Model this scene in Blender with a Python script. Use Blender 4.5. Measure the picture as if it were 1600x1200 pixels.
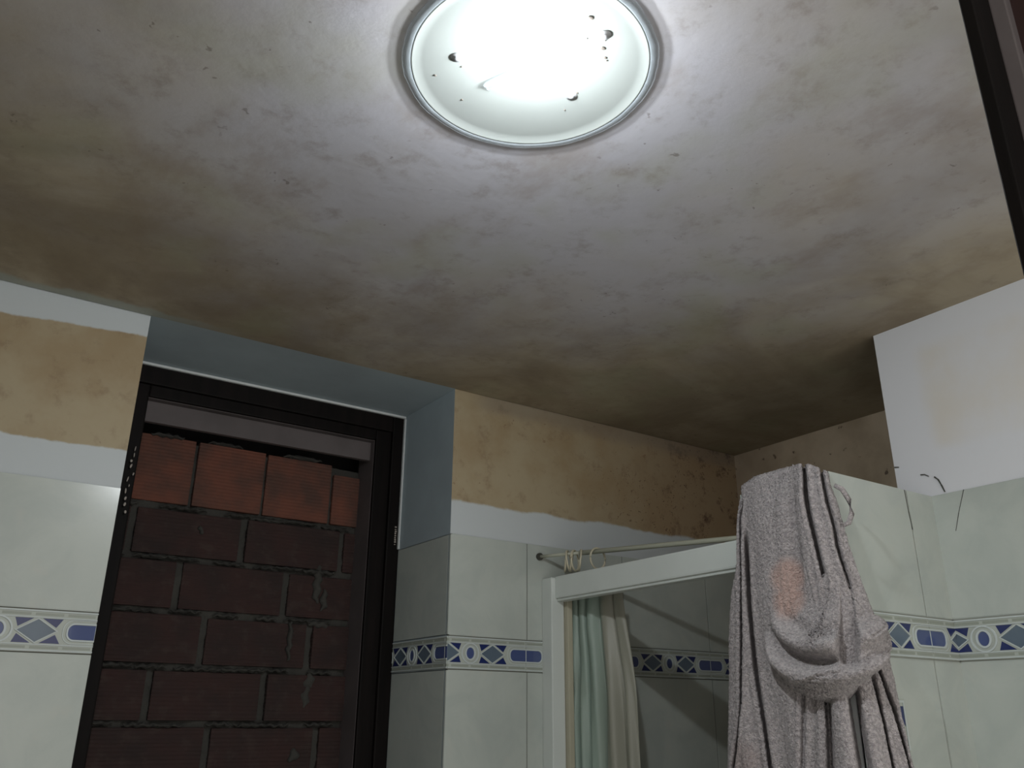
import bpy, bmesh, math, random
import numpy as np
from mathutils import Vector, Matrix
for o in list(bpy.data.objects): bpy.data.objects.remove(o, do_unlink=True)
C = bpy.context.scene.collection
PI = math.pi
R_ = random.Random(7)

# ---------------------------------------------------------------- camera, world, exposure
CAM_H = 1.55                       # eye height; everything below is measured from eye level (z = 0), floor at -1.55
cd = bpy.data.cameras.new('camera'); cam = bpy.data.objects.new('camera', cd); C.objects.link(cam)
right = Vector((0.8281, -0.5605, 0.0069)).normalized()
yaw, pitch, roll = 0.595, 0.3709, 0.0074
f_ = Vector((math.sin(yaw)*math.cos(pitch), math.cos(yaw)*math.cos(pitch), math.sin(pitch)))
r0 = Vector((math.cos(yaw), -math.sin(yaw), 0)); u0 = r0.cross(f_)
right = math.cos(roll)*r0 + math.sin(roll)*u0
up = -math.sin(roll)*r0 + math.cos(roll)*u0
M = Matrix((right, up, -f_)).transposed().to_4x4()
cam.matrix_world = M
cd.sensor_width = 36.0; cd.sensor_fit = 'HORIZONTAL'
cd.lens = 36.0*1335.0/1600.0
cd.clip_start = 0.02
bpy.context.scene.camera = cam

w = bpy.data.worlds.new('world'); bpy.context.scene.world = w; w.use_nodes = True
w.node_tree.nodes['Background'].inputs[0].default_value = (1.0, 0.97, 0.92, 1)
w.node_tree.nodes['Background'].inputs[1].default_value = 0.85
vs = bpy.context.scene.view_settings
bpy.context.scene.display_settings.display_device = 'sRGB'
vs.view_transform = 'Standard'; vs.look = 'None'; vs.gamma = 1; vs.exposure = 0.46; vs.use_curve_mapping = False
BULB_MAIN = 1020.0                   # radiance of the frosted dome of the bulb
BULB_SIDE = 50.0                    # radiance of the dimmer glass round its neck

# ---------------------------------------------------------------- node helpers
def s2l(c):
    return tuple(((v/255/12.92) if v/255 <= .04045 else ((v/255+.055)/1.055)**2.4) for v in c) + (1,)
class NT:
    def __init__(s, name):
        s.m = bpy.data.materials.new(name); s.m.use_nodes = True
        s.t = s.m.node_tree; s.b = s.t.nodes['Principled BSDF']
        tc = s.t.nodes.new('ShaderNodeTexCoord'); s.co = tc.outputs['Object']
        sp = s.t.nodes.new('ShaderNodeSeparateXYZ'); s.t.links.new(s.co, sp.inputs[0])
        s.x, s.y, s.z = sp.outputs
    def n(s, typ, **k):
        nd = s.t.nodes.new(typ)
        for a, b in k.items(): setattr(nd, a, b)
        return nd
    def put(s, sock, v):
        if isinstance(v, (int, float)): sock.default_value = v
        elif isinstance(v, tuple): sock.default_value = v
        else: s.t.links.new(v, sock)
    def math(s, op, a, b=0.0, c=0.0, clamp=False):
        nd = s.n('ShaderNodeMath', operation=op); nd.use_clamp = clamp
        s.put(nd.inputs[0], a); s.put(nd.inputs[1], b); s.put(nd.inputs[2], c)
        return nd.outputs[0]
    def noise(s, scale, detail=4, rough=.55, vec=None, stretch=None, off=0, dist=0):
        nd = s.n('ShaderNodeTexNoise'); nd.inputs['Scale'].default_value = scale
        nd.inputs['Detail'].default_value = detail; nd.inputs['Roughness'].default_value = rough
        nd.inputs['Distortion'].default_value = dist
        v = vec or s.co
        mp = s.n('ShaderNodeMapping'); s.t.links.new(v, mp.inputs[0])
        mp.inputs['Location'].default_value = (off, off*1.3, off*.7)
        if stretch: mp.inputs['Scale'].default_value = stretch
        s.t.links.new(mp.outputs[0], nd.inputs['Vector'])
        return nd.outputs[0]
    def ramp(s, v, lo, hi, smooth=True):
        nd = s.n('ShaderNodeMapRange'); nd.interpolation_type = 'SMOOTHSTEP' if smooth else 'LINEAR'
        s.put(nd.inputs[0], v); s.put(nd.inputs[1], lo); s.put(nd.inputs[2], hi)
        nd.inputs[3].default_value = 0; nd.inputs[4].default_value = 1
        return nd.outputs[0]
    def mix(s, f, a, b, mode='MIX'):
        nd = s.n('ShaderNodeMix', data_type='RGBA', blend_type=mode)
        s.put(nd.inputs[0], f); s.put(nd.inputs[6], a); s.put(nd.inputs[7], b)
        return nd.outputs[2]
    def col(s, v): s.put(s.b.inputs['Base Color'], v)
    def rough(s, v): s.put(s.b.inputs['Roughness'], v)
    def bump(s, h, strength=.3, dist=.002):
        nd = s.n('ShaderNodeBump'); nd.inputs['Strength'].default_value = strength
        nd.inputs['Distance'].default_value = dist; s.put(nd.inputs['Height'], h)
        s.t.links.new(nd.outputs[0], s.b.inputs['Normal'])
    def spots(s, scale, thr, off=0):
        nd = s.n('ShaderNodeTexVoronoi'); nd.inputs['Scale'].default_value = scale
        mp = s.n('ShaderNodeMapping'); s.t.links.new(s.co, mp.inputs[0]); mp.inputs['Location'].default_value = (off, off, off)
        wob = s.n('ShaderNodeTexNoise'); wob.inputs['Scale'].default_value = scale*2.2; s.t.links.new(s.co, wob.inputs['Vector'])
        ad = s.n('ShaderNodeMix', data_type='RGBA', blend_type='LINEAR_LIGHT'); ad.inputs[0].default_value = .02
        s.t.links.new(mp.outputs[0], ad.inputs[6]); s.t.links.new(wob.outputs[1], ad.inputs[7])
        s.t.links.new(ad.outputs[2], nd.inputs['Vector'])
        return s.ramp(nd.outputs['Distance'], thr, thr*.45)

def simple(name, rgb, rough=.5, metal=0, spec=None, var=0, bumps=None, coat=0):
    k = NT(name); c = s2l(rgb)
    if var:
        nz = k.noise(9, 5); k.col(k.mix(k.ramp(nz, .3, .7), c, tuple(v*(1-var) for v in c[:3])+(1,)))
    else: k.col(c)
    k.rough(rough); k.b.inputs['Metallic'].default_value = metal
    if coat: k.b.inputs['Coat Weight'].default_value = coat
    if bumps: k.bump(k.noise(bumps[0], 4), bumps[1], bumps[2])
    return k.m

MT = {}
def wob0(k): return k.math('MULTIPLY', k.math('SUBTRACT', k.noise(3.2, 5, .6, off=41), .5), .9)
# stained, mouldy ceiling paint
k = NT('stained_ceiling')
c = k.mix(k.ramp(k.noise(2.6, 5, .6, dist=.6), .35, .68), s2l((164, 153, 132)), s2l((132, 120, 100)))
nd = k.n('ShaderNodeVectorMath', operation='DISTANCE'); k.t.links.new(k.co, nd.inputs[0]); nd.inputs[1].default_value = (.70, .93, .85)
lamp_glow = k.ramp(k.math('ADD', nd.outputs['Value'], wob0(k)), 1.1, .2)   # cool glow round the lamp, painted into the ceiling colour
c = k.mix(k.math('MULTIPLY', lamp_glow, .9), c, s2l((173, 174, 184)))
c = k.mix(k.math('MULTIPLY', k.ramp(k.noise(6, 6, .65, off=3, stretch=(1, .6, 1)), .5, .72), .4), c, s2l((122, 106, 86)))
c = k.mix(k.math('MULTIPLY', k.ramp(k.noise(17, 6, .7, off=9), .5, .75), .4), c, s2l((110, 98, 84)))
c = k.mix(k.math('MULTIPLY', k.ramp(k.noise(4, 3, .5, off=14), .52, .7), .3), c, s2l((150, 152, 122)))
far = k.ramp(k.y, 1.0, 1.9)                                     # more mould in the corner over the shower
far = k.math('MULTIPLY', far, k.ramp(k.noise(11, 6, .65, off=21), .35, .7))
c = k.mix(k.math('MULTIPLY', far, .3), c, s2l((116, 102, 88)))
shower = k.math('MULTIPLY', k.ramp(k.x, 1.45, 2.1), .08)
c = k.mix(shower, c, s2l((118, 100, 78)))
gate = k.ramp(k.noise(5, 2, .5, off=31), .5, .62)
c = k.mix(k.math('MULTIPLY', k.math('MULTIPLY', gate, k.spots(26, .13)), .5), c, s2l((78, 66, 56)))
edge = k.math('MULTIPLY', k.ramp(k.math('ADD', k.y, k.math('MULTIPLY', k.noise(14, 3), .05)), 1.915, 1.935), k.ramp(k.x, .55, .3))
c = k.mix(k.math('MULTIPLY', edge, .7), c, s2l((150, 158, 152)))  # wall paint smeared over the edge
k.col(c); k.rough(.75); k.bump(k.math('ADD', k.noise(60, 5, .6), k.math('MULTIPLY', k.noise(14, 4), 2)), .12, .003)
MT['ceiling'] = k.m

WHITE = s2l((182, 188, 190)); CREAM = (158, 145, 118); BLUE = s2l((158, 172, 178))
def cream(k, spot_c=(120, 92, 66)):
    c = k.mix(k.ramp(k.noise(5, 5, .6, off=2), .4, .68), s2l(CREAM), s2l((146, 128, 98)))
    c = k.mix(k.math('MULTIPLY', k.ramp(k.noise(16, 6, .65, off=5), .52, .7), .55), c, s2l((122, 102, 78)))
    return c
def wob(k, amp=.02, off=0): return k.math('MULTIPLY', k.math('SUBTRACT', k.noise(9, 5, .6, off=off), .5), amp)

# back wall plaster: cream with a hand-painted white band above the tiles, white top band on the left
k = NT('back_wall_plaster')
c = cream(k)
z = k.math('ADD', k.z, wob(k, .03))
# mould near the shower corner
d1 = k.ramp(k.x, 1.45, 2.1)
c = k.mix(k.math('MULTIPLY', d1, .7), c, s2l((146, 122, 94)))
nz = k.ramp(k.noise(20, 7, .7, off=11), .52, .66)
c = k.mix(k.math('MULTIPLY', k.math('MULTIPLY', k.ramp(k.x, 1.7, 2.15), nz), .85), c, s2l((86, 62, 46)))
sp = k.math('MULTIPLY', k.spots(52, .27), k.math('MULTIPLY', k.ramp(k.noise(7, 3, .5, off=17), .45, .55), k.ramp(k.x, 1.5, 1.85)))
c = k.mix(k.math('MULTIPLY', sp, .85), c, s2l((82, 58, 42)))
sp = k.math('MULTIPLY', k.spots(27, .13, 4), k.ramp(k.noise(4, 3, .5, off=8), .46, .56))
c = k.mix(k.math('MULTIPLY', sp, .55), c, s2l((118, 92, 66)))
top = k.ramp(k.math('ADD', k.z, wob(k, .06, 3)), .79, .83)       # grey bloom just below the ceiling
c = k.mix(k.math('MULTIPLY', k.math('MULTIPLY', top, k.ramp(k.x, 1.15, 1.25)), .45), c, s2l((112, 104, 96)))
isL = k.ramp(k.x, .8, .7)
lowR = k.ramp(z, .540, .530); lowL = k.ramp(z, .529, .523)
low = k.mix(isL, lowR, lowL)
hiL = k.math('MULTIPLY', isL, k.ramp(k.math('SUBTRACT', z, k.math('MULTIPLY', k.x, .07)), .776, .782))
c = k.mix(low, c, WHITE); c = k.mix(hiL, c, WHITE)
k.col(c); k.rough(.7); k.bump(k.noise(45, 5), .25, .002); MT['back'] = k.m

# near right wall: white with a faint cream patch
k = NT('right_wall_plaster')
inp = k.math('MULTIPLY', k.ramp(k.math('ADD', k.y, wob(k, .03)), .975, .93), k.math('MULTIPLY', k.ramp(z := k.math('ADD', k.z, wob(k, .03, 4)), .53, .56), k.ramp(k.z, .80, .76)))
c = k.mix(k.math('MULTIPLY', inp, k.math('MULTIPLY', k.ramp(k.noise(5, 4, .6), .2, .7), .7)), s2l((200, 202, 206)), s2l((198, 192, 180)))
k.col(c); k.rough(.65); k.bump(k.noise(40, 5), .2, .002); MT['rightw'] = k.m

# shower side wall: brown-beige with round mould spots
k = NT('shower_wall_plaster')
c = k.mix(k.ramp(k.noise(6, 5), .35, .7), s2l((192, 176, 154)), s2l((166, 150, 128)))
c = k.mix(k.math('MULTIPLY', k.spots(24, .2, 2), .8), c, s2l((70, 56, 44)))
c = k.mix(k.math('MULTIPLY', k.ramp(k.y, 1.6, 1.93), .5), c, s2l((112, 96, 80)))
k.col(c); k.rough(.75); k.bump(k.noise(40, 5), .3, .002); MT['showerw'] = k.m

k = NT('blue_grey_paint')
k.col(k.mix(k.ramp(k.noise(4, 4), .3, .7), BLUE, s2l((146, 158, 164)))); k.rough(.6); k.bump(k.noise(30, 4), .2, .002); MT['blue'] = k.m
MT['white'] = simple('white_plaster', (196, 200, 200), .7, var=.08)

MT['leftw'] = simple('unseen_left_wall_grey', (104, 100, 92), .8, var=.1)
k = NT('glazed_wall_tile')
c = k.mix(k.ramp(k.noise(7, 5, .6, dist=.8), .35, .7), s2l((174, 180, 174)), s2l((164, 171, 166)))
c = k.mix(k.math('MULTIPLY', k.ramp(k.noise(18, 6, .6, off=6), .55, .75), .25), c, s2l((182, 180, 170)))
k.col(c); k.rough(.22); k.bump(k.noise(6, 3), .12, .004); MT['tile'] = k.m
MT['grout'] = simple('dark_grout', (92, 92, 84), .9)
MT['pale_grout'] = simple('pale_grout', (142, 144, 136), .9)
MT['border'] = simple('border_cream', (172, 178, 170), .25, var=.12)
MT['b_dash'] = simple('border_grey_green', (140, 146, 136), .3)
MT['b_line'] = simple('border_relief_line', (182, 190, 190), .16)
MT['b_navy'] = simple('border_navy', (34, 44, 90), .14, coat=.3)
MT['b_blue'] = simple('border_blue', (68, 80, 120), .14, coat=.3)
MT['b_slate'] = simple('border_slate', (92, 106, 120), .16, var=.15, coat=.3)
MT['floor'] = simple('floor_tile', (208, 204, 194), .4, var=.15)

k = NT('dark_varnished_wood')
c = k.mix(k.ramp(k.noise(14, 5, .6, stretch=(3, 3, .25)), .3, .7), s2l((9, 7, 6)), s2l((18, 13, 12)))
k.col(c); k.rough(.62); k.b.inputs['Specular IOR Level'].default_value = .12; k.bump(k.noise(40, 4, stretch=(3, 3, .2)), .25, .002); MT['wood'] = k.m
MT['subframe'] = simple('bare_subframe', (86, 79, 79), .7, var=.2, bumps=(60, .3, .002))
MT['leaf'] = simple('dark_red_door', (44, 26, 25), .35, var=.2)
MT['fleck'] = simple('glint_and_fleck', (150, 142, 134), .6)

k = NT('hollow_clay_brick')
c = k.mix(k.ramp(k.noise(9, 5, .6), .3, .7), s2l((50, 30, 27)), s2l((38, 27, 25)))
c = k.mix(k.math('MULTIPLY', k.ramp(k.noise(30, 5, .6, off=4), .5, .7), .35), c, s2l((66, 56, 50)))
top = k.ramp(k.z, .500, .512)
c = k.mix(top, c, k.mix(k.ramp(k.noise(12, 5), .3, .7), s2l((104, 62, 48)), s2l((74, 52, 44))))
k.col(c); k.rough(.9)
rib = k.math('SINE', k.math('MULTIPLY', k.math('ADD', k.z, wob(k, .004)), 2*PI/.0095))
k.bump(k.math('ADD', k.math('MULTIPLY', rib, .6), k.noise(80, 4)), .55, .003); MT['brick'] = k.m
MT['mortar'] = simple('grey_mortar', (58, 57, 53), .95, var=.25, bumps=(60, .8, .006))
MT['void'] = simple('shade_lining', (30, 28, 28), .9)

MT['alu'] = simple('white_lacquered_aluminium', (200, 206, 202), .3, var=.04)
MT['seal'] = simple('yellowed_seal', (176, 172, 152), .4, var=.1)
MT['rod'] = simple('cream_rod', (176, 178, 162), .35)
MT['ring'] = simple('ivory_plastic', (188, 182, 160), .4)
MT['flange'] = simple('dark_rod_end', (60, 60, 54), .5)

k = NT('pale_green_vinyl')
c = k.mix(k.ramp(k.y, 1.815, 1.775), s2l((136, 152, 142)), s2l((138, 138, 126)))
c = k.mix(k.math('MULTIPLY', k.ramp(k.noise(8, 5, off=3), .5, .75), .3), c, s2l((116, 124, 108)))
k.col(c); k.rough(.42); k.b.inputs['Subsurface Weight'].default_value = 0; k.bump(k.noise(12, 4), .25, .006); MT['curtain'] = k.m

k = NT('grey_terry_cloth')
c = k.mix(k.ramp(k.noise(170, 3, .7), .35, .65), s2l((200, 191, 191)), s2l((156, 148, 150)))
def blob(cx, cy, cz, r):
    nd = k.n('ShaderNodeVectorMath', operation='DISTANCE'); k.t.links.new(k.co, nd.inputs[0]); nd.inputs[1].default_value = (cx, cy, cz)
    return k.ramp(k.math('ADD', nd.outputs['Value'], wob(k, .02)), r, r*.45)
c = k.mix(k.math('MULTIPLY', k.math('MAXIMUM', blob(1.35, 1.064, .250, .046), blob(1.35, 1.064, .205, .044)), .6), c, s2l((222, 176, 158)))  # reddish glare painted into the cloth colour as a peach patch
c = k.mix(k.math('MULTIPLY', blob(1.35, 1.20, -.075, .05), .3), c, s2l((176, 146, 138)))
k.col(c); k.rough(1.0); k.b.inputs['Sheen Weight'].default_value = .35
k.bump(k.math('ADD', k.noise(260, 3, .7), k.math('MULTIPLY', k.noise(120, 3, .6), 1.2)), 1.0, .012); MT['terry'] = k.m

MT['pan'] = simple('lamp_white_enamel', (132, 137, 135), .35, var=.04)
MT['rim'] = simple('lamp_rim_enamel', (176, 186, 192), .3, var=.2, bumps=(70, .4, .002))
_m = MT['rim']; _t = _m.node_tree; _p = _t.nodes['Principled BSDF']; _o = _t.nodes['Material Output']
_tr = _t.nodes.new('ShaderNodeBsdfTransparent'); _mx = _t.nodes.new('ShaderNodeMixShader'); _mx.inputs[0].default_value = .30
_t.links.new(_tr.outputs[0], _mx.inputs[1]); _t.links.new(_p.outputs[0], _mx.inputs[2]); _t.links.new(_mx.outputs[0], _o.inputs[0])
MT['screw'] = simple('steel_screw', (150, 152, 154), .35, metal=.2)
MT['speck'] = simple('dead_insect', (90, 84, 78), .8)
def emis(name, rgb, s):
    k = NT(name); k.b.inputs['Emission Color'].default_value = rgb + (1,); k.b.inputs['Emission Strength'].default_value = s
    k.col((.8, .8, .8, 1)); return k.m
MT['bulb_main'] = emis('bulb_frosted_dome', (.94, .98, 1.0), BULB_MAIN)
MT['bulb_side'] = emis('bulb_neck_glass', (.90, .96, 1.0), BULB_SIDE)

# ---------------------------------------------------------------- mesh helpers
def obj(name, bm, mats, parent=None, smooth=False):
    me = bpy.data.meshes.new(name); bm.to_mesh(me); bm.free()
    for m in (mats if isinstance(mats, list) else [mats]): me.materials.append(MT[m])
    if smooth:
        for p in me.polygons: p.use_smooth = True
    o = bpy.data.objects.new(name, me); C.objects.link(o)
    if parent: o.parent = parent; o.matrix_parent_inverse = parent.matrix_world.inverted()
    return o
def tag(o, label=None, cat=None, group=None, kind=None):
    if label: o['label'] = label
    if cat: o['category'] = cat
    if group: o['group'] = group
    if kind: o['kind'] = kind
    return o
def empty(name, loc):
    o = bpy.data.objects.new(name, None); C.objects.link(o); o.location = loc; o.empty_display_size = .05
    bpy.context.view_layer.update()
    return o
def box(bm, x0, x1, y0, y1, z0, z1, mi=0, bev=0):
    vs_ = [bm.verts.new((x, y, z)) for x in (x0, x1) for y in (y0, y1) for z in (z0, z1)]
    fs = []
    for q in ((0, 1, 3, 2), (4, 6, 7, 5), (0, 4, 5, 1), (2, 3, 7, 6), (0, 2, 6, 4), (1, 5, 7, 3)):
        f = bm.faces.new([vs_[i] for i in q]); f.material_index = mi; fs.append(f)
    if bev:
        es = {e for f in fs for e in f.edges}
        bmesh.ops.bevel(bm, geom=list(es), offset=bev, segments=2, profile=.6, affect='EDGES')
    return fs
def bxm(*a, **k):
    bm = bmesh.new(); box(bm, *a, **k); return bm
def tube(bm, pts, r, seg=14, closed=False, mi=0):
    pts = [Vector(p) for p in pts]; n = len(pts); rings = []
    ref = Vector((0, 0, 1))
    for i, p in enumerate(pts):
        d = (pts[(i+1) % n]-pts[i-1]) if closed else (pts[min(i+1, n-1)]-pts[max(i-1, 0)])
        d.normalize()
        a = d.cross(ref)
        if a.length < .05: a = d.cross(Vector((1, 0, 0)))
        a.normalize(); b = d.cross(a)
        rr = r[i] if isinstance(r, (list, tuple)) else r
        rings.append([bm.verts.new(p + rr*(math.cos(2*PI*j/seg)*a + math.sin(2*PI*j/seg)*b)) for j in range(seg)])
    for i in range(n if closed else n-1):
        A, B = rings[i], rings[(i+1) % n]
        for j in range(seg):
            f = bm.faces.new((A[j], A[(j+1) % seg], B[(j+1) % seg], B[j])); f.material_index = mi; f.smooth = True
    if not closed:
        for q in (rings[0][::-1], rings[-1]):
            f = bm.faces.new(q); f.material_index = mi
def lathe(bm, cx, cy, prof, seg=96, mi=0):
    rings = []
    for r, z in prof:
        if r < 1e-6: rings.append([bm.verts.new((cx, cy, z))])
        else: rings.append([bm.verts.new((cx+r*math.cos(2*PI*j/seg), cy+r*math.sin(2*PI*j/seg), z)) for j in range(seg)])
    for A, B in zip(rings, rings[1:]):
        for j in range(seg):
            j2 = (j+1) % seg
            if len(A) == 1: q = (A[0], B[j2], B[j])
            elif len(B) == 1: q = (A[j], A[j2], B[0])
            else: q = (A[j], A[j2], B[j2], B[j])
            f = bm.faces.new(q); f.material_index = mi; f.smooth = True
def fixn(bm): bmesh.ops.recalc_face_normals(bm, faces=bm.faces)
def struct(name, bm, mats, label, parent=None):
    fixn(bm)
    o = obj(name, bm, mats, parent)
    if parent is None: o['kind'] = 'structure'; o['label'] = label
    return o

# ---------------------------------------------------------------- room dimensions
FL = -CAM_H; CE = .85
YB = 1.931                          # face of the back wall
NX0, NX1, NY = .307, 1.118, 2.229   # recess with the bricked-up window, and the plane of its wooden frame
XN, YE = 1.748, 1.053               # near right wall and where it ends at the shower
YP = .978                           # face of the tiled half wall
XS = 2.246                          # side wall of the shower
XL = -.35
ZT, Z1, Z2 = .446, .188, .108       # top of tiles, top and bottom of the blue border
TW = .345

struct('floor', bxm(XL-.1, XS+.15, -.9, 2.6, FL-.08, FL), 'floor', 'tiled bathroom floor')
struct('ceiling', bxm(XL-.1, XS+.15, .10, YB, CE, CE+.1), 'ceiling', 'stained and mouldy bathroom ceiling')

bm = bmesh.new(); P0 = YB+.004      # plaster face lies just behind the tile face
SILL = -.62
fs = box(bm, XL-.1, NX0, P0, 2.5, FL, CE+.1)
fs += box(bm, NX1, XS+.15, P0, 2.5, FL, CE+.1)
box(bm, NX0, NX1, P0, 2.5, FL, SILL)
box(bm, NX0, NX1, P0-.004, 2.5, CE, CE+.1, mi=1)
for f in fs:
    if abs(f.normal.x) > .5 or True:
        c_ = f.calc_center_median()
        if abs(c_.x-NX0) < .001 or abs(c_.x-NX1) < .001: f.material_index = 1
wall_back = struct('wall_back', bm, ['back', 'blue'], 'back wall with cream and white painted plaster above tiles')

wall_right = struct('wall_right', bxm(XN+.0025, XS+.15, .10, YE, FL, CE), 'rightw', 'white painted near right wall above tiles')
struct('wall_shower', bxm(XS, XS+.15, YE, 2.2, FL, CE), 'showerw', 'spotted beige side wall of the shower')
struct('wall_left_unseen', bxm(XL-.1, XL, .12, P0, FL, CE), 'leftw', 'unseen left wall, kept grey')  # unseen wall, kept grey to cut light bounced onto the left tiles
wall_half = struct('wall_partition', bxm(1.40, XN+.0, YP+.006, YE, FL, ZT-.004), 'white', 'tiled half wall closing the shower')
bm = bmesh.new(); box(bm, 1.40, 1.49, YE, 1.20, FL, ZT-.004)
struct('shower_pier', bm, 'tile', 'tiled pier at the end of the half wall', parent=wall_half)

# ---------------------------------------------------------------- tiles and relief border
class Face:
    """a vertical tiled face: origin, direction u, outward normal"""
    def __init__(s, o, e, n): s.o = Vector(o); s.e = Vector(e); s.nn = Vector(n)
    def P(s, u, z, h): return s.o + s.e*u + Vector((0, 0, z)) + s.nn*h
def clip(poly, a, b):
    for sgn, lim in ((1, a), (-1, b)):
        out = []
        for i in range(len(poly)):
            p, q = poly[i-1], poly[i]
            dp, dq = sgn*(p[0]-lim), sgn*(q[0]-lim)
            if (dp >= 0) != (dq >= 0):
                t = dp/(dp-dq); out.append((p[0]+t*(q[0]-p[0]), p[1]+t*(q[1]-p[1])))
            if dq >= 0: out.append(q)
        poly = out
        if len(poly) < 3: return []
    return poly
def prism(bm, F, poly, h0, h1, mi, a, b):
    poly = clip(poly, a, b)
    if len(poly) < 3: return
    A = [bm.verts.new(F.P(u, z, h0)) for u, z in poly]; B = [bm.verts.new(F.P(u, z, h1)) for u, z in poly]
    n = len(poly)
    fs = [bm.faces.new(B)] + [bm.faces.new((A[i], A[(i+1) % n], B[(i+1) % n], B[i])) for i in range(n)]
    for f in fs: f.material_index = mi
def tiles(name, F, a, b, joint, parent, zlo=FL, ztop=ZT, grout='grout'):
    bm = bmesh.new(); g = .0012
    rows = [(Z1, ztop)]; z = Z2
    while z > zlo: rows.append((max(z-.258, zlo), z)); z -= .258
    k0 = math.floor((a-joint)/TW)-1
    cuts = sorted({a, b} | {joint+TW*k for k in range(k0, k0+12) if a+.004 < joint+TW*k < b-.004})
    for z0, z1 in rows:
        for u0_, u1_ in zip(cuts, cuts[1:]):
            ga = 0 if u0_ == a else g; gb = 0 if u1_ == b else g
            p = [(u0_+ga, z0+g), (u1_-gb, z0+g), (u1_-gb, z1-g), (u0_+ga, z1-g)]
            prism(bm, F, p, -.004, .0, 0, a, b)
            ia = 0 if u0_ == a else .0028; ib = 0 if u1_ == b else .0028
            q = [(u0_+ia, z0+.0028), (u1_-ib, z0+.0028), (u1_-ib, z1-.0028), (u0_+ia, z1-.0028)]
            prism(bm, F, q, .0, .0008, 0, a, b)
    prism(bm, F, [(a, zlo), (b, zlo), (b, ztop-.001), (a, ztop-.001)], -.004, -.0010, 1, a, b)
    fixn(bm); return obj(name, bm, ['tile', grout], parent)
def ell(cu, cv, ru, rv, n=28): return [(cu+ru*math.cos(2*PI*i/n), cv+rv*math.sin(2*PI*i/n)) for i in range(n)]
def stad(cu, cv, hl, hh, n=8):
    r = hh*.85; pts = []
    for sx, sy, a0 in ((1, 1, 0), (-1, 1, PI/2), (-1, -1, PI), (1, -1, 1.5*PI)):
        for i in range(n): 
            t = a0 + PI/2*i/(n-1); pts.append((cu+sx*(hl-r)+r*math.cos(t), cv+sy*(hh-r)+r*math.sin(t)))
    return pts
def ringp(bm, F, outer, inner, h0, h1, mi, a, b):
    n = len(outer)
    for i in range(n):
        j = (i+1) % n; prism(bm, F, [outer[i], outer[j], inner[j], inner[i]], h0, h1, mi, a, b)
def border(name, F, a, b, circle, parent, zb=Z2, lo=0, height=None):
    bm = bmesh.new(); H = Z1-Z2; g = .0010
    k0 = math.floor((a-circle)/TW)-1
    joints = [circle+TW*(k+.5) for k in range(k0, k0+14)]
    cuts = sorted({a, b} | {j for j in joints if a+.002 < j < b-.002})
    for u0_, u1_ in zip(cuts, cuts[1:]):
        prism(bm, F, [(u0_+.0005, zb+g), (u1_-.0005, zb+g), (u1_-.0005, zb+H-g), (u0_+.0005, zb+H-g)], -.003, .0016, 0, a, b)
    def Z(v): return zb+v*H
    h = .0016
    for v in (.17, .80): prism(bm, F, [(a, Z(v)), (b, Z(v)), (b, Z(v+.022)), (a, Z(v+.022))], h-.001, h+.0014, 2, a, b)
    for v in (.03, .945): prism(bm, F, [(a, Z(v)), (b, Z(v)), (b, Z(v+.03)), (a, Z(v+.03))], h-.001, h+.0018, 2, a, b)
    for k in range(k0, k0+14):
        c = circle+TW*k
        for q in range(6):                                   # grey-green dashes along both edges
            s_ = c-.1725+.0575*q+.003
            for v in (.085, .855): prism(bm, F, [(s_, Z(v)), (s_+.050, Z(v)), (s_+.050, Z(v+.06)), (s_, Z(v+.06))], h-.001, h+.0004, 1, a, b)
        prism(bm, F, ell(c, Z(.5), .011, .0135), h-.001, h+.0003, 4, a, b)
        ringp(bm, F, ell(c, Z(.5), .0155, .0175), ell(c, Z(.5), .0115, .014), h-.001, h+.0022, 2, a, b)
        ringp(bm, F, ell(c, Z(.5), .0265, .0255), ell(c, Z(.5), .0230, .0225), h-.001, h+.0018, 2, a, b)
        for s_ in (-1, 1):
            d = c+s_*.067; hw, hh = .037, .0232
            def dia(sc): return [(d-hw*sc, Z(.5)), (d, Z(.5)-hh*sc), (d+hw*sc, Z(.5)), (d, Z(.5)+hh*sc)]
            prism(bm, F, dia(.90), h-.001, h+.0003, 5, a, b)
            ringp(bm, F, dia(1.02), dia(.93), h-.001, h+.0020, 2, a, b)
            for w_ in (-1, 1):                               # navy corners
                for t_ in (-1, 1):
                    y0, y1 = Z(.5)+t_*.0230, Z(.5)+t_*.0065
                    xa = d+w_*.0075; xb = d+w_*(.040 if w_ == -s_ else .044); xc = d+w_*.0335
                    prism(bm, F, [(xa, y0), (xb, y0), (xc, y1)], h-.001, h+.0003, 3, a, b)
        o_ = c+.1725
        prism(bm, F, stad(o_, Z(.5), .050, .0138), h-.001, h+.0003, 4, a, b)
        ringp(bm, F, stad(o_, Z(.5), .0530, .0172), stad(o_, Z(.5), .0500, .0145), h-.001, h+.0020, 2, a, b)
        ringp(bm, F, stad(o_, Z(.5), .0600, .0228), stad(o_, Z(.5), .0585, .0215), h-.001, h+.0012, 2, a, b)
        prism(bm, F, [(o_-.0011, Z(.3)), (o_+.0011, Z(.3)), (o_+.0011, Z(.7)), (o_-.0011, Z(.7))], h, h+.0006, 2, a, b)
    bm.normal_update(); fixn(bm)
    return obj(name, bm, ['border', 'b_dash', 'b_line', 'b_navy', 'b_blue', 'b_slate'], parent)

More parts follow.
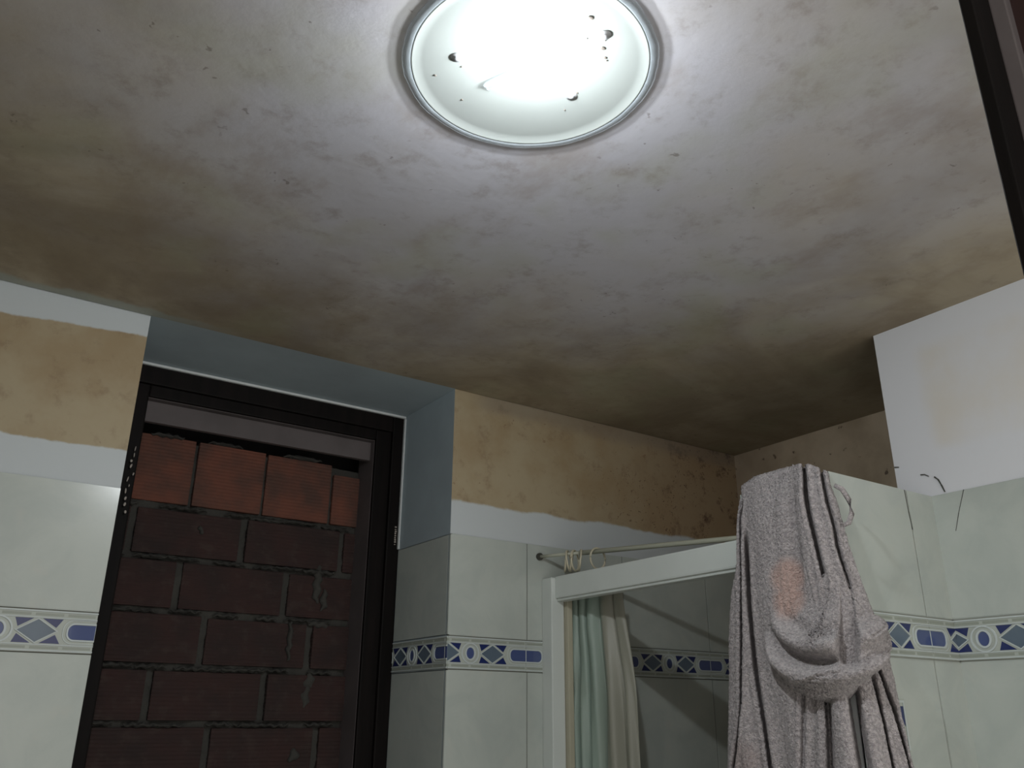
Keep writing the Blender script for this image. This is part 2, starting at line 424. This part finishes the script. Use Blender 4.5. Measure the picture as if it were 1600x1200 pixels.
FB = Face((0, YB, 0), (1, 0, 0), (0, -1, 0))
tiles('wall_tiles', FB, XL, NX0, 1.361, wall_back)
tiles('wall_tiles', FB, NX1, XS, 1.361, wall_back)
border('tile_border', FB, XL, NX0, .135, wall_back)
border('tile_border', FB, NX1, XS, 1.184, wall_back)
FR = Face((NX1, 0, 0), (0, 1, 0), (-1, 0, 0))
tiles('reveal_tiles', FR, YB, NY, 1.94, wall_back)
border('tile_border', FR, YB-.001, NY, 2.113, wall_back)
FN = Face((XN, 0, 0), (0, -1, 0), (-1, 0, 0))
tiles('wall_tiles', FN, -YP, -.2, -1.0935, wall_right, grout='pale_grout')
border('tile_border', FN, -YP, -.2, -.921, wall_right)
FP = Face((0, YP, 0), (1, 0, 0), (0, -1, 0))
tiles('wall_tiles', FP, 1.40, XN, 1.655, wall_half, grout='pale_grout')
border('tile_border', FP, 1.40, XN, 1.655-.1725, wall_half)
FS = Face((XS, 0, 0), (0, -1, 0), (-1, 0, 0))
# small decor tile low on the half wall, half hidden by the robe
bm = bmesh.new()
prism(bm, FP, [(1.44, -.055), (1.5335, -.055), (1.5335, .035), (1.44, .035)], 0, .0022, 0, 1.4, 1.7)
prism(bm, FP, [(1.500, .022), (1.526, .022), (1.526, -.012)], .001, .0028, 1, 1.4, 1.7)
ringp(bm, FP, [(1.443, -.052), (1.5305, -.052), (1.5305, .032), (1.443, .032)], [(1.447, -.048), (1.5265, -.048), (1.5265, .028), (1.447, .028)], .001, .0034, 2, 1.4, 1.7)
fixn(bm); obj('decor_tile', bm, ['border', 'b_navy', 'b_line'], wall_half)
# cracks in the plaster and tiles
def crack(name, F, pts, wd, parent):
    bm = bmesh.new()
    for (a_, b_) in zip(pts, pts[1:]):
        du, dz = b_[0]-a_[0], b_[1]-a_[1]; L = math.hypot(du, dz); nu, nz_ = -dz/L*wd/2, du/L*wd/2
        prism(bm, F, [(a_[0]-nu, a_[1]-nz_), (b_[0]-nu*.7, b_[1]-nz_*.7), (b_[0]+nu*.7, b_[1]+nz_*.7), (a_[0]+nu, a_[1]+nz_)], -.001, .0006, 0, -9, 9)
    fixn(bm); return obj(name, bm, 'flange', parent)
crack('crack', FN, [(-.994, .496), (-.985, .495), (-.976, .489)], .0022, wall_right)
crack('crack', FN, [(-.964, .485), (-.957, .478), (-.952, .465), (-.947, .449)], .0032, wall_right)
crack('crack', FN, [(-1.051, .526), (-1.041, .524)], .0025, wall_right)
FN2 = Face((XN-.0008, 0, 0), (0, -1, 0), (-1, 0, 0)); FP2 = Face((0, YP-.0008, 0), (1, 0, 0), (0, -1, 0))
crack('crack', FN2, [(-.906, .445), (-.925, .40), (-.938, .364)], .0014, wall_right)
crack('crack', FP2, [(1.648, .444), (1.650, .40), (1.6545, .362)], .0022, wall_half)

# ---------------------------------------------------------------- bricked-up window in the recess
win = tag(empty('window_1', (NX0, NY, SILL)), 'dark wooden window frame in the recess', kind='structure')
def frame_member(prof_in, zt_in, x_in0, x_in1, y0, y1, name, mat, bev=.004):
    bm = bmesh.new()
    box(bm, NX0, x_in0, y0, y1, SILL, CE-.004, bev=bev)
    box(bm, x_in1, NX1, y0, y1, SILL, CE-.004, bev=bev)
    box(bm, x_in0, x_in1, y0, y1, zt_in, CE-.004, bev=bev)
    box(bm, x_in0, x_in1, y0, y1, SILL, SILL+.07, bev=bev)
    fixn(bm); return obj(name, bm, mat, win)
frame_member(None, .795, .345, 1.078, NY, NY+.045, 'window_frame', 'wood')
frame_member(None, .765, .385, 1.030, NY+.012, NY+.024, 'frame_rebate', 'wood')
bm = bmesh.new()
box(bm, .34, .384, NY+.0245, NY+.125, SILL+.07, .77); box(bm, 1.030, 1.08, NY+.0245, NY+.125, SILL+.07, .77)
box(bm, .384, 1.030, NY+.0245, NY+.125, .764, .80); box(bm, .384, 1.030, NY+.045, NY+.062, .708, .764, bev=.002)
fixn(bm); sf = obj('inner_lining', bm, 'subframe', win); sf['label'] = 'bare grey lining board inside the dark frame'
bm = bmesh.new(); box(bm, NX0, NX1, P0+.0, NY+.02, CE-.008, CE-.0005)
bm.free()
bm = bmesh.new(); box(bm, NX0, NX1-.002, NY-.008, NY+.01, CE-.0075, CE-.0005, bev=.002)
box(bm, NX1-.006, NX1-.0005, NY-.008, NY+.01, ZT, CE-.008, bev=.002)
fixn(bm); o = obj('caulk_bead', bm, 'white', win); o['label'] = 'white filler along the edge of the frame'
bm = bmesh.new()
for q in range(11):  # shiny varnish glints on the left jamb, modelled as pale flecks
    xx = .374-.0006*q+R_.uniform(-.006, .006); zz = .62-q*.016+R_.uniform(-.003, .003)
    bmesh.ops.create_icosphere(bm, subdivisions=2, radius=1, matrix=Matrix.Translation((xx, NY, zz)) @ Matrix.Rotation(R_.uniform(-.3, .3), 4, 'Y') @ Matrix.Diagonal((R_.uniform(.0012, .0034), .0012, R_.uniform(.003, .010), 1)))
for q in range(9):
    zz = .40+.058+q*.0062; box(bm, 1.1015, 1.1015+R_.uniform(.003, .006), NY-.002, NY+.001, zz, zz+R_.uniform(.002, .005))
fixn(bm); o = obj('glints_and_flecks', bm, 'fleck', win); o['label'] = 'varnish glints built as pale flecks, and white spots, on the dark frame'
# brick infill
YK = NY+.112
bm = bmesh.new()
def brick(x0, x1, z0, z1, y=0):
    y += R_.uniform(-.004, .004); t = .004
    x0, x1 = max(x0, .36), min(x1, 1.06)
    if x1-x0 < .02: return
    box(bm, x0+t, x1-t, YK+y, YK+.1, z0+t, z1-t+R_.uniform(-.002, .002), bev=.003)
xs_ = [.345, .548, .742, .944, 1.14]
for i, (a_, b_) in enumerate(zip(xs_, xs_[1:])): brick(a_, b_, .515, .700 if i < 3 else .672, .0)
z = .505; r = 0
offs = [.22, .086, .293, .12, .25, .05, .2, .1, .25]
while z > SILL:
    x_ = .345-offs[r % len(offs)]
    while x_ < 1.06: brick(x_+.005, x_+.283, z-.124, z); x_ += .288
    z -= .1335; r += 1
fixn(bm)
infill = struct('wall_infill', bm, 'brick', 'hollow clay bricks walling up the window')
bm = bmesh.new()
nx, nz_ = 120, 200; g_ = {}
for i in range(nx+1):
    for j in range(nz_+1):
        x_ = .36+.70*i/nx; z_ = SILL+(.688-SILL)*j/nz_
        y_ = YK+.012+.004*math.sin(x_*61+z_*37)*math.sin(z_*83-x_*29)+R_.uniform(-.0025, .0025)
        g_[i, j] = bm.verts.new((x_, y_, z_))
for i in range(nx):
    for j in range(nz_): bm.faces.new((g_[i, j], g_[i+1, j], g_[i+1, j+1], g_[i, j+1]))
me_m = obj('mortar', bm, 'mortar', infill, smooth=True)
bm = bmesh.new()
def lump(x_, z_, w_, h_):
    """mortar squeezed out of a joint"""
    n0 = len(bm.verts)
    bmesh.ops.create_icosphere(bm, subdivisions=3, radius=1.0, matrix=Matrix.Translation((x_, YK+.001, z_)) @ Matrix.Diagonal((w_, .010, h_, 1)))
    bm.verts.ensure_lookup_table()
    for v in bm.verts[n0:]:
        v.co.x += .004*math.sin(v.co.z*190+x_*50); v.co.z += .003*math.sin(v.co.x*260)
for a_ in ((.925, .345, .012, .055), (.948, .30, .010, .03), (.94, .235, .03, .010), (.925, .085, .016, .02), (.918, .045, .012, .03), (.86, .19, .007, .055),
           (.47, .698, .045, .005), (.62, .700, .05, .004), (.85, .699, .06, .005), (.585, .455, .006, .012), (.9, -.10, .014, .016)): lump(*a_)
for z_ in (.508, .3755, .242, .1085, -.025):
    for q in range(7):
        lump(.40+q*.09+R_.uniform(-.03, .03), z_+R_.uniform(-.003, .003), R_.uniform(.03, .055), R_.uniform(.003, .006))
o = obj('squeezed_mortar', bm, 'mortar', infill, smooth=True)
bm = bmesh.new(); box(bm, NX0, NX1, 2.46, 2.5, SILL, CE); box(bm, NX0, .36, NY+.125, 2.46, SILL, CE); box(bm, 1.06, NX1, NY+.125, 2.46, SILL, CE)  # dark box standing in for the shadowed gap round the bricks
box(bm, NX0, NX1, NY+.125, 2.46, .80, CE)
fixn(bm); obj('shade_lining', bm, 'void', infill)

# ---------------------------------------------------------------- doorway the photo is taken from
door = tag(empty('door_1', (.503, .2, FL)), 'dark wooden door frame beside the camera', kind='structure')
bm = bmesh.new(); box(bm, .5015, .5475, .1995, .2005, FL, .60); bm.free()
bm = bmesh.new()
box(bm, .4995, .546, .192, .2005, FL, .60, bev=.0008); box(bm, -.32, .546, .192, .2005, .55, .60); box(bm, -.32, -.28, .192, .2005, FL, .55)
fixn(bm); obj('door_frame', bm, 'wood', door)
bm = bmesh.new(); box(bm, .5245, .5345, .182, .1922, FL, .60, bev=.001)
fixn(bm); o = obj('frame_edge', bm, 'subframe', door); o['label'] = 'pale pinkish edge strip of the door frame'
bm = bmesh.new(); box(bm, .532, .572, .09, .190, FL+.001, .60, bev=.002)
fixn(bm); obj('door_casing', bm, 'leaf', door)
bm = bmesh.new(); box(bm, .572, .62, .12, .192, FL, .62); fixn(bm); obj('frame_packing', bm, 'wood', door)

# ---------------------------------------------------------------- ceiling lamp
LX, LY = .554, .779; ZR = .8435
lamp = tag(empty('ceiling_lamp', (LX, LY, CE)), 'round white ceiling lamp with a glowing bare bulb in its dish', 'lamp')
bm = bmesh.new()
lathe(bm, LX, LY, [(0, .8478), (.150, .8478), (.156, .8472), (.1640, ZR+.0008), (.1657, ZR), (.1668, ZR+.002), (.165, .8495), (0, .8497)])
fixn(bm); obj('dish', bm, 'pan', lamp)
bm = bmesh.new(); n0 = 120; rings = []
prof = [(.1662, ZR+.0005), (.169, ZR-.001), (.1752, ZR-.0002), (.1783, ZR+.002), (.1775, ZR+.0045), (.174, .8495), (.1670, ZR+.003)]
for j in range(n0):
    t = 2*PI*j/n0; dr = .0006*math.sin(t*13)+R_.uniform(-.0006, .0006)
    rings.append([bm.verts.new((LX+(r+(dr if 1 <= i <= 4 else 0))*math.cos(t), LY+(r+(dr if 1 <= i <= 4 else 0))*math.sin(t), z)) for i, (r, z) in enumerate(prof)])
for j in range(n0):
    A, B = rings[j], rings[(j+1) % n0]
    for i in range(len(prof)): 
        f = bm.faces.new((A[i], A[(i+1) % len(prof)], B[(i+1) % len(prof)], B[i])); f.smooth = True
fixn(bm); o = obj('rim', bm, 'rim', lamp); o['label'] = 'greyish chipped rim'
for (sx, sy) in ((.459, .820), (.637, .792), (.600, .672)):
    bm = bmesh.new(); lathe(bm, sx, sy, [(0, .8435), (.003, .8438), (.0042, .8450), (.0043, .8456), (.0078, .8458), (.0085, .8476)], seg=24)
    fixn(bm); obj('screw', bm, 'screw', lamp)
for (sx, sy, r) in ((.614, .692, .0035), (.566, .659, .0038), (.596, .677, .0014), (.607, .679, .0012), (.628, .704, .0022), (.633, .707, .0014), (.648, .822, .0013), (.640, .782, .0016), (.452, .868, .0018), (.474, .832, .0013), (.585, .69, .001), (.51, .89, .0015)):
    bm = bmesh.new()
    bmesh.ops.create_icosphere(bm, subdivisions=2, radius=1, matrix=Matrix.Translation((sx, sy, .8474)) @ Matrix.Diagonal((r*1.2, r*.9, .0012, 1)))
    obj('speck', bm, 'speck', lamp, smooth=True)
BX, BY, BZ, BR = .538, .742, .812, .024
bm = bmesh.new()
lathe(bm, BX, BY, [(BR*math.sin(t), BZ-BR*math.cos(t)) for t in [PI*i/20 for i in [j*.8 for j in range(0, 11)]]], seg=40)
fixn(bm); bulb = obj('bulb', bm, 'bulb_main', lamp)
bm = bmesh.new()
lathe(bm, BX, BY, [(BR*math.sin(t), BZ-BR*math.cos(t)) for t in [PI*i/20 for i in range(8, 17)]] + [(.011, .834), (.0105, .8478)], seg=40)
fixn(bm); obj('bulb_neck', bm, 'bulb_side', bulb)
bm = bmesh.new()
d = Vector((.518, .842, .8425))-Vector((.545, .775, .8425))
tube(bm, [Vector((.545, .775, .8425))+d*t for t in (0, .35, .75, .93, 1.0)], [.003, .005, .0052, .0048, .002], seg=20)
tube(bm, [(.522, .842, .8435), (.527, .848, .8455), (.532, .850, .8476)], .0014, seg=8)
fixn(bm); obj('lamp_holder', bm, 'rim', lamp)

# ---------------------------------------------------------------- shower frame
sf = tag(empty('shower_enclosure', (1.44, YB, FL)), 'white metal shower enclosure frame with a post on the wall and a top rail', 'shower frame')
bm = bmesh.new(); box(bm, 1.410, 1.452, 1.886, YB-.001, FL, .353, bev=.003); fixn(bm); obj('post', bm, 'alu', sf)
bm = bmesh.new(); box(bm, 1.422, 1.462, 1.205, 1.888, .297, .356, bev=.005)
box(bm, 1.428, 1.456, 1.205, 1.886, .290, .298, bev=.003); fixn(bm); obj('top_rail', bm, 'alu', sf)
bm = bmesh.new(); box(bm, 1.454, 1.470, 1.872, 1.900, FL, .296, bev=.002); fixn(bm); o = obj('seal_strip', bm, 'seal', sf); o['label'] = 'yellowed vertical strip inside the post'

# ---------------------------------------------------------------- curtain rod, rings, curtain
A_ = Vector((1.401, YB-.002, .413)); B_ = Vector((1.812, YE+.004, .413)); dr_ = (B_-A_).normalized()
rod = tag(empty('curtain_rod', A_), 'thin cream curtain rod running from the wall above the white rail', 'rod')
bm = bmesh.new(); tube(bm, [A_, A_+dr_*.13], .0045); fixn(bm); obj('inner_tube', bm, 'rod', rod)
bm = bmesh.new(); tube(bm, [A_+dr_*.125, B_], .0066); fixn(bm); obj('outer_tube', bm, 'rod', rod)
for e_, d0, d1 in ((A_, .0015, -.006), (B_, -.003, .008)):
    bm = bmesh.new(); tube(bm, [e_+Vector((0, d0, 0)), e_+Vector((0, d1, 0))], .010)
    fixn(bm); obj('end_cap', bm, 'flange', rod)
ringlab = ['ivory curtain ring nearest the wall in the bunch', 'second ivory ring from the wall, leaning on its neighbour', 'middle ivory ring of the tight bunch', 'ivory ring at the room side of the tight bunch',
           'ivory ring standing just clear of the bunch', 'lone ivory ring farthest along the rod from the wall']
for i, (s_, tw, tilt) in enumerate(((.082, .5, .10), (.092, .25, -.12), (.100, .45, .16), (.110, .1, -.05), (.126, .5, .12), (.178, -.35, .02))):
    c0 = A_+dr_*s_+Vector((0, 0, -.0195))
    yawr = Matrix.Rotation(tw, 3, 'Z') @ Matrix.Rotation(tilt, 3, 'X')
    side = yawr @ dr_.cross(Vector((0, 0, 1))); upv = yawr @ Vector((0, 0, 1))
    bm = bmesh.new(); pts = [Vector((0, 0, 0))+.0275*(math.cos(2*PI*j/32)*side+math.sin(2*PI*j/32)*upv) for j in range(32)]
    tube(bm, pts, .0027, seg=8, closed=True)
    fixn(bm); o = obj('curtain_ring', bm, 'ring'); o.location = c0
    tag(o, ringlab[i], 'curtain ring', 'curtain rings on the rod')

P_ = [Vector((1.490, 1.905)), Vector((1.498, 1.85)), Vector((1.508, 1.79)), Vector((1.520, 1.730))]
Q_ = [Vector((1.490, 1.905)), Vector((1.500, 1.84)), Vector((1.513, 1.77)), Vector((1.530, 1.700))]
def poly(Pts, t):
    t *= len(Pts)-1; i = min(int(t), len(Pts)-2); return Pts[i].lerp(Pts[i+1], t-i)
bm = bmesh.new(); ns, nv = 200, 150; G = {}
for i in range(ns+1):
    s = i/ns
    for j in range(nv+1):
        v = j/nv; z = .372-v*1.7
        lo = min(1, max(0, (.33-z)/.30)); wv = lo*lo*(3-2*lo)
        p = poly(P_, s).lerp(poly(Q_, s), wv)
        tg = (poly(P_, min(1, s+.01))-poly(P_, max(0, s-.01))).normalized(); nn = Vector((-tg.y, tg.x))
        ph = 2*PI*(5.5*s+.35*math.sin(4.5*s)+.10*math.sin(2.2*z+5*s))
        amp = (.006+.008*lo)*(1-.45*(s > .72)*(s-.72)/.28)
        d_ = amp*math.sin(ph)+.003*math.sin(2.3*ph+z*9)*lo+.006*math.exp(-((z-.02-.5*s)/.05)**2)*math.sin(11*s)
        sag = .010*abs(math.sin(PI*6*s))*(1-v)**40
        G[i, j] = bm.verts.new((p.x+nn.x*d_+.004*math.cos(ph)*tg.x, p.y+nn.y*d_+.004*math.cos(ph)*tg.y, z-sag))
for i in range(ns):
    for j in range(nv): bm.faces.new((G[i, j], G[i+1, j], G[i+1, j+1], G[i, j+1]))
fixn(bm); cur = obj('shower_curtain', bm, 'curtain', smooth=True)
md = cur.modifiers.new('thick', 'SOLIDIFY'); md.thickness = .0012
tag(cur, 'pale green shower curtain bunched behind the white post', 'curtain')

# ---------------------------------------------------------------- bathrobe over the end of the half wall
RX, RY, RR = 1.355, .985, .05
QA = RR*PI/2
def path(a):
    """plan of the hanging cloth: along the pier side, round its corner, along the half wall; a in metres from the corner"""
    x = np.where(a < 0, RX, np.where(a > QA, RX+RR+(a-QA), RX+RR-RR*np.cos(np.clip(a/RR, 0, PI/2))))
    y = np.where(a < 0, RY-a, np.where(a > QA, RY-RR, RY-RR*np.sin(np.clip(a/RR, 0, PI/2))))
    th = np.clip(a/RR, 0, PI/2)
    return x, y, -np.cos(th), -np.sin(th)
def interp(tab, z):
    t = sorted((q[1], q[0]) for q in tab); return np.interp(z, [q[0] for q in t], [q[1] for q in t])
Ledge = [(-.191, .456), (-.205, .398), (-.216, .294), (-.237, .232), (-.255, .146), (-.27, .025), (-.282, -.091), (-.30, -.62)]
Redge = [(.032, .434), (.048, .385), (.064, .30), (.085, .22), (.105, .15), (.120, .10), (.126, .065), (.133, 0), (.148, -.08), (.18, -.62)]
GV = [ # grooves between the folds: (points (a, z), depth, width)
 ([(-.189, .408), (-.197, .266), (-.207, .143), (-.217, .025), (-.247, -.089), (-.28, -.6)], .044, .0050, -.9, .42),
 ([(-.174, .33), (-.180, .202), (-.178, .117), (-.176, .071), (-.168, -.009), (-.160, -.086), (-.15, -.6)], .044, .0052, -.9, .34),
 ([(-.015, .444), (-.011, .387), (-.007, .337), (-.002, .277), (.003, .236)], .040, .0042, .215, .50),
 ([(.019, .433), (.024, .381), (.031, .332), (.032, .297), (.05, .2)], .026, .0040, .22, .50),
 ([(-.075, .05), (-.087, -.081), (-.09, -.6)], .010, .004, -.9, .06),
 ([(-.024, .06), (-.027, -.018), (-.031, -.079), (-.03, -.6)], .034, .0080, -.9, .06),
 ([(.026, .07), (.028, -.017), (.030, -.076), (.035, -.6)], .052, .0095, -.9, .07),
 ([(.064, .07), (.073, -.007), (.078, -.076), (.09, -.6)], .034, .0042, -.9, .07),
 ([(.081, .075), (.099, .014), (.114, -.077), (.14, -.6)], .034, .0042, -.9, .09)]
def sstep(a, b, v):
    t = np.clip((v-a)/(b-a), 0, 1); return t*t*(3-2*t)
def Dbody(a, z):
    d = .004*np.sin(a*55+1+z*4)+.003*np.sin(a*23-z*9)
    low = sstep(.10, -.05, z)
    d = d+low*.0025*np.cos((a+.05)*2*np.pi/.052)
    for pts, dep, wd, zlo, zhi in GV:
        c = interp(pts, z); m = sstep(zlo-.02, zlo+.02, z)*sstep(zhi+.02, zhi-.03, z)
        q = (a-c)/wd
        d = d+.004*m*np.exp(-((np.abs(q)-2.2)/1.1)**2)
    # soft crease down the middle of the upper panel, gathers above the swag
    c = -.050-.02*(.44-z); m = sstep(.16, .26, z)*sstep(.46, .38, z)
    d = d-.009*m*np.exp(-((a-c)/.011)**2)+.008*m*np.exp(-((a-c-.026)/.014)**2)+.006*m*np.exp(-((a-c+.028)/.014)**2)
    d = d+.0025*sstep(.30, .22, z)*sstep(.16, .2, z)*np.sin(a*2*np.pi/.013)*np.exp(-((a+.05)/.04)**2)
    # raised hem of the left front
    d = d-.006*sstep(-.006, .006, interp(GV[0][0], z)-a)
    return d
FOLD = np.array([.80, .60])                             # the pleats tuck in obliquely
def Gfold(a, z):
    g = .045*np.exp(-((a+.186)/.0060)**4-((z-.402)/.012)**4)
    for pts, dep, wd, zlo, zhi in GV:
        c = interp(pts, z); m = sstep(zlo-.02, zlo+.02, z)*sstep(zhi+.02, zhi-.03, z)
        g = np.maximum(g, dep*1.15*m*np.exp(-((a-c)/(wd*.80))**4))
    return g
def topz(a): return np.interp(a, [-.20, -.175, -.14, -.08, -.022, .0, .032, .06], [.446, .458, .466, .469, .464, .458, .438, .43])
na = 260
zs = np.concatenate([np.linspace(-.62, -.14, 90), np.linspace(-.137, .47, 210)])
V_ = []
S_ = np.linspace(0, 1, na)
for zz in zs:                                           # hanging front
    v = (zz-zs[0])/(zs[-1]-zs[0])
    aL = interp(Ledge, np.array([min(zz, .456)]))[0]; aR = interp(Redge, np.array([min(zz, .434)]))[0]
    a = aL+(aR-aL)*S_
    tz = topz(a)-.022
    z_ = np.where(zz > -.14, -.14+(zz+.14)*(tz+.14)/(.47+.14), zz)
    aL = interp(Ledge, z_); aR = interp(Redge, z_); a = aL+(aR-aL)*S_
    x, y, nx_, ny_ = path(a)
    d = Dbody(a, z_)
    e = np.minimum(S_, 1-S_); curl = -.022*np.exp(-e/.012)
    fl = .03*sstep(.1, -.5, z_)
    d = d+curl+fl
    tap = sstep(.47, .36, z_)                            # leans in towards the top edge
    d = d-(1-tap)*.012
    G_ = Gfold(a, z_)
    V_.append(np.stack([x+nx_*d+FOLD[0]*G_, y+ny_*d+FOLD[1]*G_, z_], 1))
last = V_[-1]; a_top = a
inn = np.array([.80, .60])
for k_ in range(1, 13):                                  # roll over the top
    t = k_/12*PI/2; r_ = .022
    pt = last.copy(); pt[:, 0] += inn[0]*r_*(1-math.cos(t)); pt[:, 1] += inn[1]*r_*(1-math.cos(t)); pt[:, 2] += r_*math.sin(t)
    V_.append(pt)
last2 = V_[-1]
for k_ in range(1, 16):
    pt = last2.copy(); s_ = k_/15
    pt[:, 0] += inn[0]*.15*s_; pt[:, 1] += inn[1]*.15*s_; pt[:, 2] += .002*np.sin(a_top*90+s_*4)-.004*s_
    V_.append(pt)
V_ = np.array(V_)
# terry unevenness
rng = np.random.default_rng(3)
def grid_obj(name, V, parent, thick):
    r_, c_ = V.shape[:2]
    me = bpy.data.meshes.new(name)
    fc = [(i*c_+j, i*c_+j+1, (i+1)*c_+j+1, (i+1)*c_+j) for i in range(r_-1) for j in range(c_-1)]
    me.from_pydata(V.reshape(-1, 3).tolist(), [], fc); me.update(); me.materials.append(MT['terry'])
    for p in me.polygons: p.use_smooth = True
    o = bpy.data.objects.new(name, me); C.objects.link(o)
    if parent: o.parent = parent; o.matrix_parent_inverse = parent.matrix_world.inverted()
    md = o.modifiers.new('thick', 'SOLIDIFY'); md.thickness = thick; md.offset = -1
    return o
V_ = V_+rng.normal(0, .0005, V_.shape)
robe = tag(empty('bathrobe', (1.40, 1.05, ZT)), 'grey terry bathrobe slung over the end of the tiled half wall', 'bathrobe')
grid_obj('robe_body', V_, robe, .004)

# gathered sleeve hanging in front as a swag
OUT = [(-.151, .157), (-.137, .109), (-.113, .069), (-.081, .040), (-.035, .026), (.011, .031), (.046, .055), (.088, .092), (.120, .132), (.123, .150), (.095, .172), (.066, .190),
       (.046, .222), (.030, .280), (.012, .262), (-.03, .228), (-.075, .212), (-.115, .200), (-.140, .180)]
pts = []
n = len(OUT)
for i in range(n):                                      # smooth closed outline
    p0, p1, p2, p3 = [np.array(OUT[(i+k_) % n]) for k_ in (-1, 0, 1, 2)]
    for t in np.linspace(0, 1, 12, endpoint=False):
        pts.append(.5*((2*p1)+(-p0+p2)*t+(2*p0-5*p1+4*p2-p3)*t*t+(-p0+3*p1-3*p2+p3)*t**3))
pts = np.array(pts); cen = np.array([-.012, .135])
rho = np.concatenate([np.linspace(0.0, .9, 60), np.linspace(.915, 1.0, 14)])
W_ = []
for q in rho:
    P2 = cen+(pts-cen)*q; a, z_ = P2[:, 0], P2[:, 1]
    th = sstep(.215, .09, z_)                            # the swag stands off more the lower it hangs
    h = .002+.040*th
    h = np.where(z_ > .2, np.minimum(h, .012), h)
    h = h*(1-q**10*.97)-.012*q**24
    # concentric drooping folds about the point the sleeve hangs from
    rr = np.sqrt(((a+.008)/.92)**2+((z_-.262)/1.0)**2)
    env = sstep(.23, .17, z_)*(1-q**14)
    fold = .011*np.cos(2*np.pi*(rr-.142)/.056)
    h = h+env*fold*sstep(.09, .135, rr)*sstep(.228, .205, rr)
    # inner hollow: dark pocket below the second fold
    h = h-.018*env*np.exp(-((rr-.171)/.009)**2)*sstep(-.125, -.08, a)*sstep(.03, .0, a)
        # deep vertical hollow between sleeve and its turned cuff on the right
    c = interp([(.043, .26), (.034, .17), (.028, .10), (.03, .02)], z_)
    gs = .060*np.exp(-((a-c)/.0085)**4)*sstep(.070, .11, z_)*sstep(.265, .23, z_)*(1-q**14)
    # stitched cuff along the lower edge
    cz = np.interp(a, [-.09, -.036, .02, .06], [.060, .062, .078, .11])
    cuff = sstep(.004, -.002, z_-cz)*sstep(-.095, -.07, a)
    ridge = np.exp(-((z_-cz)/.0022)**2)*sstep(-.09, -.07, a)*sstep(.04, .02, a)
    h = h-.004*cuff+.006*ridge+.0026*cuff*np.sin((a*.8+z_)*2*np.pi/.0085)*np.sin((a-z_*.5)*2*np.pi/.014)*(1-q**14)
    rc = sstep(.045, .06, a)*(1-q**14)
    h = h+.0016*rc*np.sin((a*.9-z_)*2*np.pi/.009)
    x, y, nx_, ny_ = path(a)
    d = Dbody(a, z_)*sstep(.2, .26, z_)+h-.002
    W_.append(np.stack([x+nx_*d+FOLD[0]*gs, y+ny_*d+FOLD[1]*gs, z_], 1))
W_ = np.array(W_); W_ = np.concatenate([W_, W_[:, :1]], 1); W_ = W_[:, ::-1]
W_[1:-1, 1:-1] += rng.normal(0, .0005, W_[1:-1, 1:-1].shape)
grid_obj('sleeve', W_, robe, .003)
# hanging loop at the right edge
bm = bmesh.new(); 
x, y, nx_, ny_ = path(np.array([.040, .052, .062, .064, .056, .046])); zz = [.405, .398, .378, .352, .335, .33]
tube(bm, [(x[i]+nx_[i]*.004, y[i]+ny_[i]*.004, zz[i]) for i in range(6)], [.004, .005, .005, .005, .005, .004], seg=10)
fixn(bm); obj('hanging_loop', bm, 'terry', robe)
